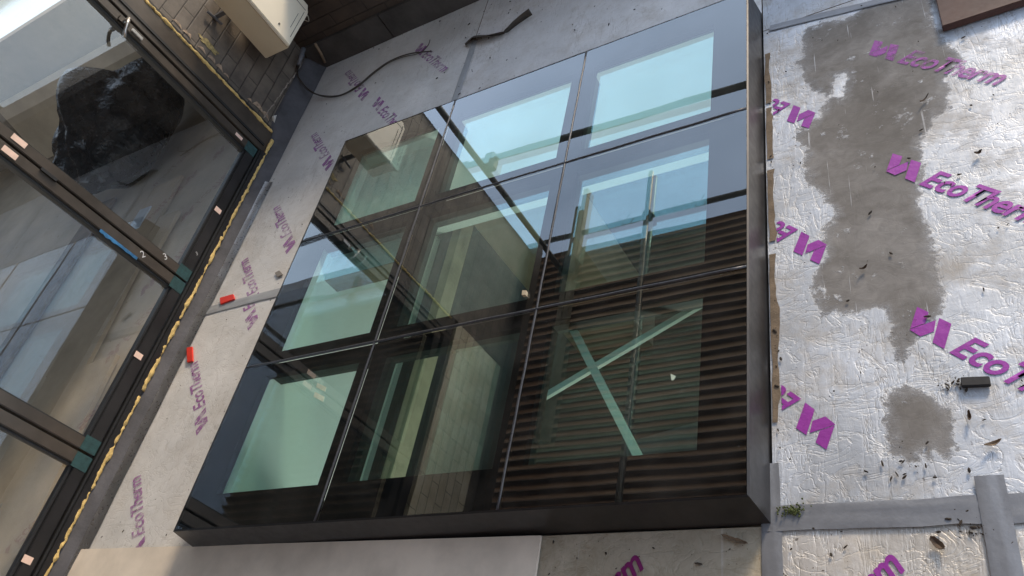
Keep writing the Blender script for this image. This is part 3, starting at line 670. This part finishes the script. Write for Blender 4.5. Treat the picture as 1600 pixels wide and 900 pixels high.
# mortar seams on the felt upper edge
for (a, b, lab) in (((475, 96), (412, 184), 'crusty mortar line above the felt'), ((468, 122), (432, 182), 'lower crusty mortar line on the felt')):
    A = on_plane(*a, XW + .002, 0); B = on_plane(*b, XW + .002, 0); bm = bmesh.new()
    tube(bm, [A.lerp(B, i / 40) + Vector((0, .004 * noise.noise((i * .4, 0, 0)), .006 * noise.noise((i * .5, 7, 0)))) for i in range(41)], .004, 6, lambda i: .002 + .006 * abs(noise.noise((i * .6, 3, a[0]))))
    tag(link('mortar_line', bm, simple('old_mortar', (.28, .24, .2), .9, var=.6, sc=80)), lab, 'mortar')

# ---------------------------------------------------------------- things lying about
def slab(px, z0, z1, name, mat, label, cat, bevel=.0015, group=None, yaw=None):
    return tag(link(name, prism([on_plane(*p, Z0 + z1).xy for p in px], Z0 + z0, Z0 + z1), mat, bevel=bevel), label, cat, group)
slab(((1472, 41), (1452, -45), (1640, -110), (1660, -20)), .002, .024, 'timber_plank', M['timber_red'], 'dark red brown plank at the top right corner', 'plank', .002)
slab(((1500, 589), (1546, 587), (1548, 601), (1502, 603)), .002, .012, 'plastic_packer', M['black_plastic'], 'short black plastic packer on the bright foil', 'packer')
slab(((343, 465), (364, 459), (366, 467), (344, 475)), .002, .010, 'red_packer', M['red'], 'red plastic packer beside the pale tape', 'packer', group='red plastic packers')
slab(((291, 543), (300, 541), (301, 564), (292, 566)), .002, .010, 'red_packer', M['red'], 'red plastic packer lying at the end of a purple wordmark', 'packer', group='red plastic packers')
slab(((429, 426), (436, 422), (442, 429), (433, 433)), .002, .006, 'grey_chip', M['concrete'], 'small grey chip on the dull board by the far doors', 'chip')
def curled(pts, wd, mat, name, label, cat, tw):
    pts = spline(pts, 6); bm = bmesh.new(); rows = []
    for i, p in enumerate(pts):
        t = (pts[min(i + 1, len(pts) - 1)] - pts[max(i - 1, 0)]).normalized(); up = Vector((0, 0, 1)); s = t.cross(up).normalized(); f = i / (len(pts) - 1)
        a = tw(f); d = s * math.cos(a) + up * math.sin(a); w_ = wd(f) if callable(wd) else wd
        rows.append([bm.verts.new(p - d * w_ / 2), bm.verts.new(p + up * w_ * .12), bm.verts.new(p + d * w_ / 2)])
    for a, b in zip(rows, rows[1:]):
        for j in range(2): bm.faces.new((a[j], a[j + 1], b[j + 1], b[j]))
    o = link(name, bm, mat, smooth=True); md = o.modifiers.new('thick', 'SOLIDIFY'); md.thickness = .002
    return tag(o, label, cat)
curled([on_plane(u, v, Z0 + h) for u, v, h in ((727, 70, .008), (742, 58, .014), (765, 56, .014), (788, 50, .012), (802, 38, .016), (816, 27, .02), (829, 18, .024))], lambda f: .05 * math.sin(math.pi * min(1, f * 1.7 + .15)) ** .5 + .016 if f < .52 else .034, M['scrap'], 'rubber_scrap', 'twisted dark rubber strip lying behind the rooflight', 'rubber scrap', lambda f: .3 + f * 1.3)
lf = bmesh.new(); cL = on_plane(1450, 852)
for k in range(12):
    pass
def leafobj(u, v, ln, wd, ang, label, mat='leaf', up=.01):
    c = on_plane(u, v, Z0 + .004); bm = bmesh.new(); top = []; bot = []; n = 9; ca, sa = math.cos(ang), math.sin(ang)
    for i in range(n + 1):
        t = i / n * 2 - 1; w_ = wd * math.sqrt(max(0, 1 - t * t)) * (.8 + .5 * noise.noise((t * 3, u, 0))) + .0006
        z = up * (t * t) * .8
        def pt(x, y, zz): return bm.verts.new((c.x + x * ca - y * sa, c.y + x * sa + y * ca, c.z + zz))
        top.append((pt(t * ln, w_, z + .003), pt(t * ln, 0, z), pt(t * ln, -w_, z + .004)))
    for a, b in zip(top, top[1:]):
        for j in range(2): bm.faces.new((a[j], a[j + 1], b[j + 1], b[j]))
    o = link('dead_leaf', bm, M[mat] if mat in M else mat); md = o.modifiers.new('t', 'SOLIDIFY'); md.thickness = .0012
    return tag(o, label, 'leaf', 'leaves and bark scraps on the boards')
leafobj(1466, 851, .016, .009, -.9, 'dark curled leaf below the long tape at the lower right')
leafobj(1515, 652, .011, .004, 1.5, 'brown leaf right of the smaller mud patch')
leafobj(1552, 694, .016, .005, .3, 'pale brown bark sliver near the right edge', M['timber_grey'])
leafobj(1445, 156, .016, .0022, .75, 'thin dark sliver on the edge of the big mud patch')
leafobj(1350, 420, .010, .004, .4, 'small dark scrap in the lower part of the big mud patch')
leafobj(1529, 240, .009, .006, .2, 'dark red scrap on clean foil at the right')
leafobj(1150, 845, .030, .006, -.35, 'brown leaf strip against the front right of the kerb', M['timber_grey'])
ms = bmesh.new()
for k in range(140):
    a = random.random() * 6.28; r_ = abs(random.gauss(0, .010)); c = on_plane(1238, 799, Z0 + .006)
    bmesh.ops.create_icosphere(ms, subdivisions=1, radius=.0012 + random.random() * .0014, matrix=Matrix.Translation((c.x + r_ * math.cos(a) * 1.6, c.y + r_ * math.sin(a) * .8, c.z + random.random() * .004)))
tag(link('moss_tuft', ms, M['moss']), 'small green moss tuft where the grey tapes meet', 'moss')
cb = bmesh.new()
def crumbs(n, fx, smin, smax):
    for k in range(n):
        x, y = fx(); s = smin + (smax - smin) * random.random() ** 3
        if -.03 < x < 1.835 and -.03 < y < 1.82: continue
        mt = Matrix.Translation((x, y, Z0 + .003 + s * .3)) @ Matrix.Rotation(random.random() * 6, 4, 'Z') @ Matrix.Diagonal((random.uniform(.7, 2.4), random.uniform(.5, 1), .6, 1))
        bmesh.ops.create_icosphere(cb, subdivisions=1, radius=s, matrix=mt)
U = random.uniform
crumbs(190, lambda: (U(1.83, 2.75), U(-.15, 1.7)), .0007, .0045)
crumbs(160, lambda: (U(1.3, 2.5), U(-.25, 0.)), .0008, .005)
crumbs(60, lambda: (random.gauss(2.2, .03), random.gauss(-.045, .01)), .001, .004)
crumbs(22, lambda: (random.gauss(2.09, .04), random.gauss(.08, .03)), .001, .004)
crumbs(40, lambda: (random.gauss(2.2, .015), random.gauss(.265, .008)), .001, .004)
crumbs(120, lambda: (U(-.6, 0), U(0, 2.7)), .0006, .0035)
crumbs(160, lambda: (U(.3, 1.8), U(1.84, 2.75)), .0008, .0048)
crumbs(50, lambda: (U(-.5, 1.8), U(-.3, -.02)), .001, .004)
crumbs(110, lambda: (1.828 + abs(random.gauss(0, .008)), U(-.03, 1.8)), .0008, .004)
crumbs(60, lambda: (U(-.60, 1.8), U(2.70, 2.79)), .001, .004)
for v in cb.verts: v.co += Vector([noise.noise(v.co * 300 + Vector((q, 0, 0))) for q in (0, 9, 18)]) * .0008
tag(link('dirt_crumbs', cb, M['crumb']), 'scattered dark soil crumbs and grit on the foil boards', 'dirt', kind='stuff')

# ---------------------------------------------------------------- room behind the doors
tag(link('house_floor', boxes((-6, -.80, -1.6, 3.5, -.19, -.07)), M['dusty_floor']), kind='structure')
ir = empty('inner_room', (-3, 2, -.07), 'dim brick room seen through the folding doors', 'room')
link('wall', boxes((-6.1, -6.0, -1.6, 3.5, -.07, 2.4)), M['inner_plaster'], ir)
link('wall', boxes((-6, -1.001, 3.40, 3.5, -.07, .75), (-2.1, -1.001, 3.40, 3.5, .75, 2.4), (-6, -5.6, 3.40, 3.5, .75, 2.4), (-5.6, -2.1, 3.40, 3.5, 2.25, 2.4)), M['inner_plaster'], ir)  # window opening added to light the room and show bright sky
link('added_window_mullion', boxes((-3.9, -3.85, 3.42, 3.48, .75, 2.25), (-5.6, -2.1, 3.43, 3.47, 1.75, 1.80)), M['alu'], ir)
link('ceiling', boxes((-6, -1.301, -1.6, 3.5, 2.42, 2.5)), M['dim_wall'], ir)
k = 0
for (u, v, L_, W_, an, mt, lab) in ((190, 420, 1.3, .24, 64, 'plasterboard', 'brown board on the inner floor behind the middle door'), (120, 560, 1.5, .3, 66, 'ply', 'wide tan board on the inner floor behind the middle door'),
                                (60, 480, 1.6, .2, 60, 'timber_grey', 'dark narrow board on the inner floor'), (250, 370, .30, .16, 60, 'plasterboard', 'short brown offcut on the inner floor behind the far door'), (222, 345, .16, .10, 60, 'bluesheet', 'pale blue offcut on the inner floor behind the far door'), (60, 760, 1.2, .3, 66, 'ply', 'tan board on the inner floor behind the nearest door')):
    c = on_plane(u, v, -.06); bm = boxes((-L_ / 2, L_ / 2, -W_ / 2, W_ / 2, 0, .02)); k += 1
    bmesh.ops.rotate(bm, verts=bm.verts, cent=(0, 0, 0), matrix=Matrix.Rotation(R(an + 30), 3, 'Z')); bmesh.ops.translate(bm, verts=bm.verts, vec=(min(c.x, -.95 - W_ / 2), c.y, -.068 + .002 * k))
    tag(link('loose_board', bm, M[mt]), lab, 'board', 'boards lying on the inner floor')
sk = bmesh.new(); bmesh.ops.create_icosphere(sk, subdivisions=5, radius=1)
for v in sk.verts:
    p = v.co.copy(); nn = noise.noise(p * 1.3) * .24 + noise.noise(p * 3.2) * .07
    v.co = p * (1 + nn * .8 + .06 * math.sin(math.atan2(p.y, p.x) * 11 + 3 * noise.noise(p * 2)) * max(0, 1 - abs(p.z - .3))); v.co.x *= .33; v.co.y *= .50; v.co.z *= .25
    if p.z > .86: v.co.z += (p.z - .86) * 1.1; v.co.x *= .8
c = on_plane(215, 225, .1)
bmesh.ops.translate(sk, verts=sk.verts, vec=(c.x - .1, c.y + .1, .20))
tag(link('rubble_sack', sk, M['sack'], smooth=True), 'big black plastic sack standing behind the far door', 'sack')
sk = bmesh.new(); bmesh.ops.create_icosphere(sk, subdivisions=4, radius=1)
for v in sk.verts:
    p = v.co.copy(); v.co = p * (1 + noise.noise(p * 1.8 + Vector((5, 0, 0))) * .3 + noise.noise(p * 3) * .1); v.co.x *= .16; v.co.y *= .2; v.co.z *= .17
c = on_plane(115, 235, .2); bmesh.ops.translate(sk, verts=sk.verts, vec=(c.x, c.y, .09))
tag(link('rubble_sack', sk, M['sack'], smooth=True), 'smaller black plastic sack left of the big one', 'sack')
bm = boxes((-.9, .9, 0, .03, 0, .5)); bmesh.ops.rotate(bm, verts=bm.verts, cent=(0, 0, 0), matrix=Matrix.Rotation(R(-12), 3, 'X')); bmesh.ops.translate(bm, verts=bm.verts, vec=(-2.9, 3.2, -.06))
tag(link('leaning_panel', bm, M['plasterboard']), 'brown panel leaning at the back of the dim room', 'panel')

# ---------------------------------------------------------------- scaffold and corrugated roof overhead (seen in the glass)
ZR = 3.0
bm = bmesh.new(); pitch = .08; ya, yb = -2.2, 3.80; n = int((yb - ya) / pitch * 8); A = []; B = []
for i in range(n + 1):
    y = ya + (yb - ya) * i / n; z = ZR + .024 * math.cos(2 * math.pi * y / pitch)
    A.append([bm.verts.new((x, y, z + .006 * noise.noise((x, y * .6, 0)))) for x in (-3.2, -1.4, 0, 1.3, 2.5)])
for a, b in zip(A, A[1:]):
    for j in range(4): bm.faces.new((a[j], a[j + 1], b[j + 1], b[j]))
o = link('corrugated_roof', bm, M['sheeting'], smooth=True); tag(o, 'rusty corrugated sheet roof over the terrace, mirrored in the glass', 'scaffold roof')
def pole(p, q, label, r=.024, ext=None):
    bm = bmesh.new(); tube(bm, [p, q], r, 14); return tag(link('scaffold_tube', bm, M['tube'], smooth=True), label, 'scaffold tube', 'scaffold tubes mirrored in the glass')
pole((-.80, 3.46, -3.4), (-.80 + 0, 3.46, 3.2), 'upright scaffold tube at the end of the house wall') if False else None
pole((-.68, 3.5, -3.4), (-.68, 3.5, 3.1), 'upright scaffold tube beyond the parapet')
pole((-.95, 3.56, 1.6), (2.9, 3.56, 1.72), 'lower level scaffold tube beyond the parapet')
pole((-.95, 3.93, 2.93), (2.9, 3.93, 2.93), 'scaffold tube along the edge of the corrugated roof')
pole((.03, -2.1, 2.93), (.06, 4.42, 2.90), 'scaffold tube carrying the roof sheets and poking out past them')
pole((1.75, -2.1, 2.93), (1.75, 4.1, 2.93), 'scaffold tube under the right side of the roof sheets')
pole((2.6, 3.5, -3.4), (2.6, 3.5, 3.0), 'upright scaffold tube at the right end'); pole((2.45, -2.0, -.11), (2.45, -2.0, 3.0), 'upright scaffold tube behind the camera')
for k, (y1, dx, lb) in enumerate(((4.25, 0, 'shorter'), (4.45, .055, 'longer'))):
    tag(link('scaffold_board', boxes((-.66 + dx, -.615 + dx, 1.9, y1, 2.90, 2.955)), M['timber']), lb + ' of the two brown boards poking out beside the house wall', 'scaffold board', 'scaffold boards by the wall')
cp = bmesh.new(); box(cp, -.66, -.58, 3.46, 3.60, 1.57, 1.66); cpo = link('scaffold_coupler', cp, M['coupler'], bevel=.01); tag(cpo, 'steel coupler joining the two tubes beyond the parapet', 'coupler', 'couplers')
cp = bmesh.new(); box(cp, -.66, -.56, 3.45, 3.62, 2.85, 2.97); tag(link('scaffold_coupler', cp, M['coupler'], bevel=.01), 'steel coupler by the wall at roof level', 'coupler', 'couplers')
cp = bmesh.new(); box(cp, .02, .09, 3.89, 3.97, 2.88, 2.97); tag(link('scaffold_coupler', cp, M['coupler'], bevel=.01), 'steel coupler at the middle of the roof edge', 'coupler', 'couplers')
for x in (-.16, .49):
    bm = bmesh.new()
    for q in range(5):
        a = q * 1.25; tube(bm, [(x, 3.93, 2.93), (x + .09 * math.cos(a), 3.96 + .09 * math.sin(a), 2.93 + .03 * math.sin(q))], .003, 5)
    tag(link('tie_wire', bm, M['cable']), ('left' if x < 0 else 'right') + ' twist of tie wire on the roof edge tube', 'wire', 'tie wires')

# ---------------------------------------------------------------- added wall and sky reflector, neighbour houses
bw = empty('added_back_wall', (2, -2.6, Z0), 'unseen tall brick wall added behind the camera to warm the light', 'brick wall')  # unseen wall added to shut out and warm light from behind
link('brickwork', boxes((-1.3, 6.5, -2.9, -2.6, -3.4, 3.3)), M['brick_out'], bw); link('coping', boxes((-1.3, 6.55, -2.95, -2.55, 3.3, 3.38)), M['concrete'], bw)

def glossy_roof():
    a = N('sky_reflector_membrane'); n1 = a.noise(1.2, 4); a.bsdf(a.mix(n1, (.6, .6, .6), (.8, .8, .79)), .10, .7, a.bump(n1, .2, .03)); return a.m
nr = empty('sky_reflector_roof', (1, 8, -1), 'added glossy flat roof with a pinkish kerb, mirroring sky into the doors', 'flat roof')  # roof added as a reflector so the door glass shows bright sky
link('membrane', boxes((-18, 18, 4.4, 15, -.45, -.35)), glossy_roof(), nr); link('kerb', boxes((-18, 18, 15, 15.3, -.45, .1)), M['brick_bare_lit'], nr); link('wall', boxes((-18, 18, 4.4, 15.3, -3.4, -.46)), M['brick_out'], nr)
for x, y, hh, lab in ((12, 26, 5.0, 'brick house standing far beyond the parapet'), (26, 10, 4.5, 'brick house standing far to the right')):
    h = empty('brick_house', (x, y, -3.4), lab, 'house')
    link('wall', boxes((x - 4, x + 4, y - 3, y + 3, -3.4, hh - 3.4)), M['brick_out'], h)
    bm = bmesh.new(); vs = [bm.verts.new(p) for p in ((x - 4.3, y - 3.3, hh - 3.4), (x + 4.3, y - 3.3, hh - 3.4), (x + 4.3, y + 3.3, hh - 3.4), (x - 4.3, y + 3.3, hh - 3.4), (x - 4.3, y, hh - 1.6), (x + 4.3, y, hh - 1.6))]
    for f in ((0, 1, 5, 4), (2, 3, 4, 5), (0, 4, 3), (1, 2, 5), (0, 3, 2, 1)): bm.faces.new([vs[i] for i in f])
    link('roof', bm, M['concrete'], h)
    for wx in (-2.2, 0, 2.2): link('window', boxes((x + wx - .5, x + wx + .5, y - 3.03, y - 2.99, hh - 5.4, hh - 4.2)), M['slot'], h)
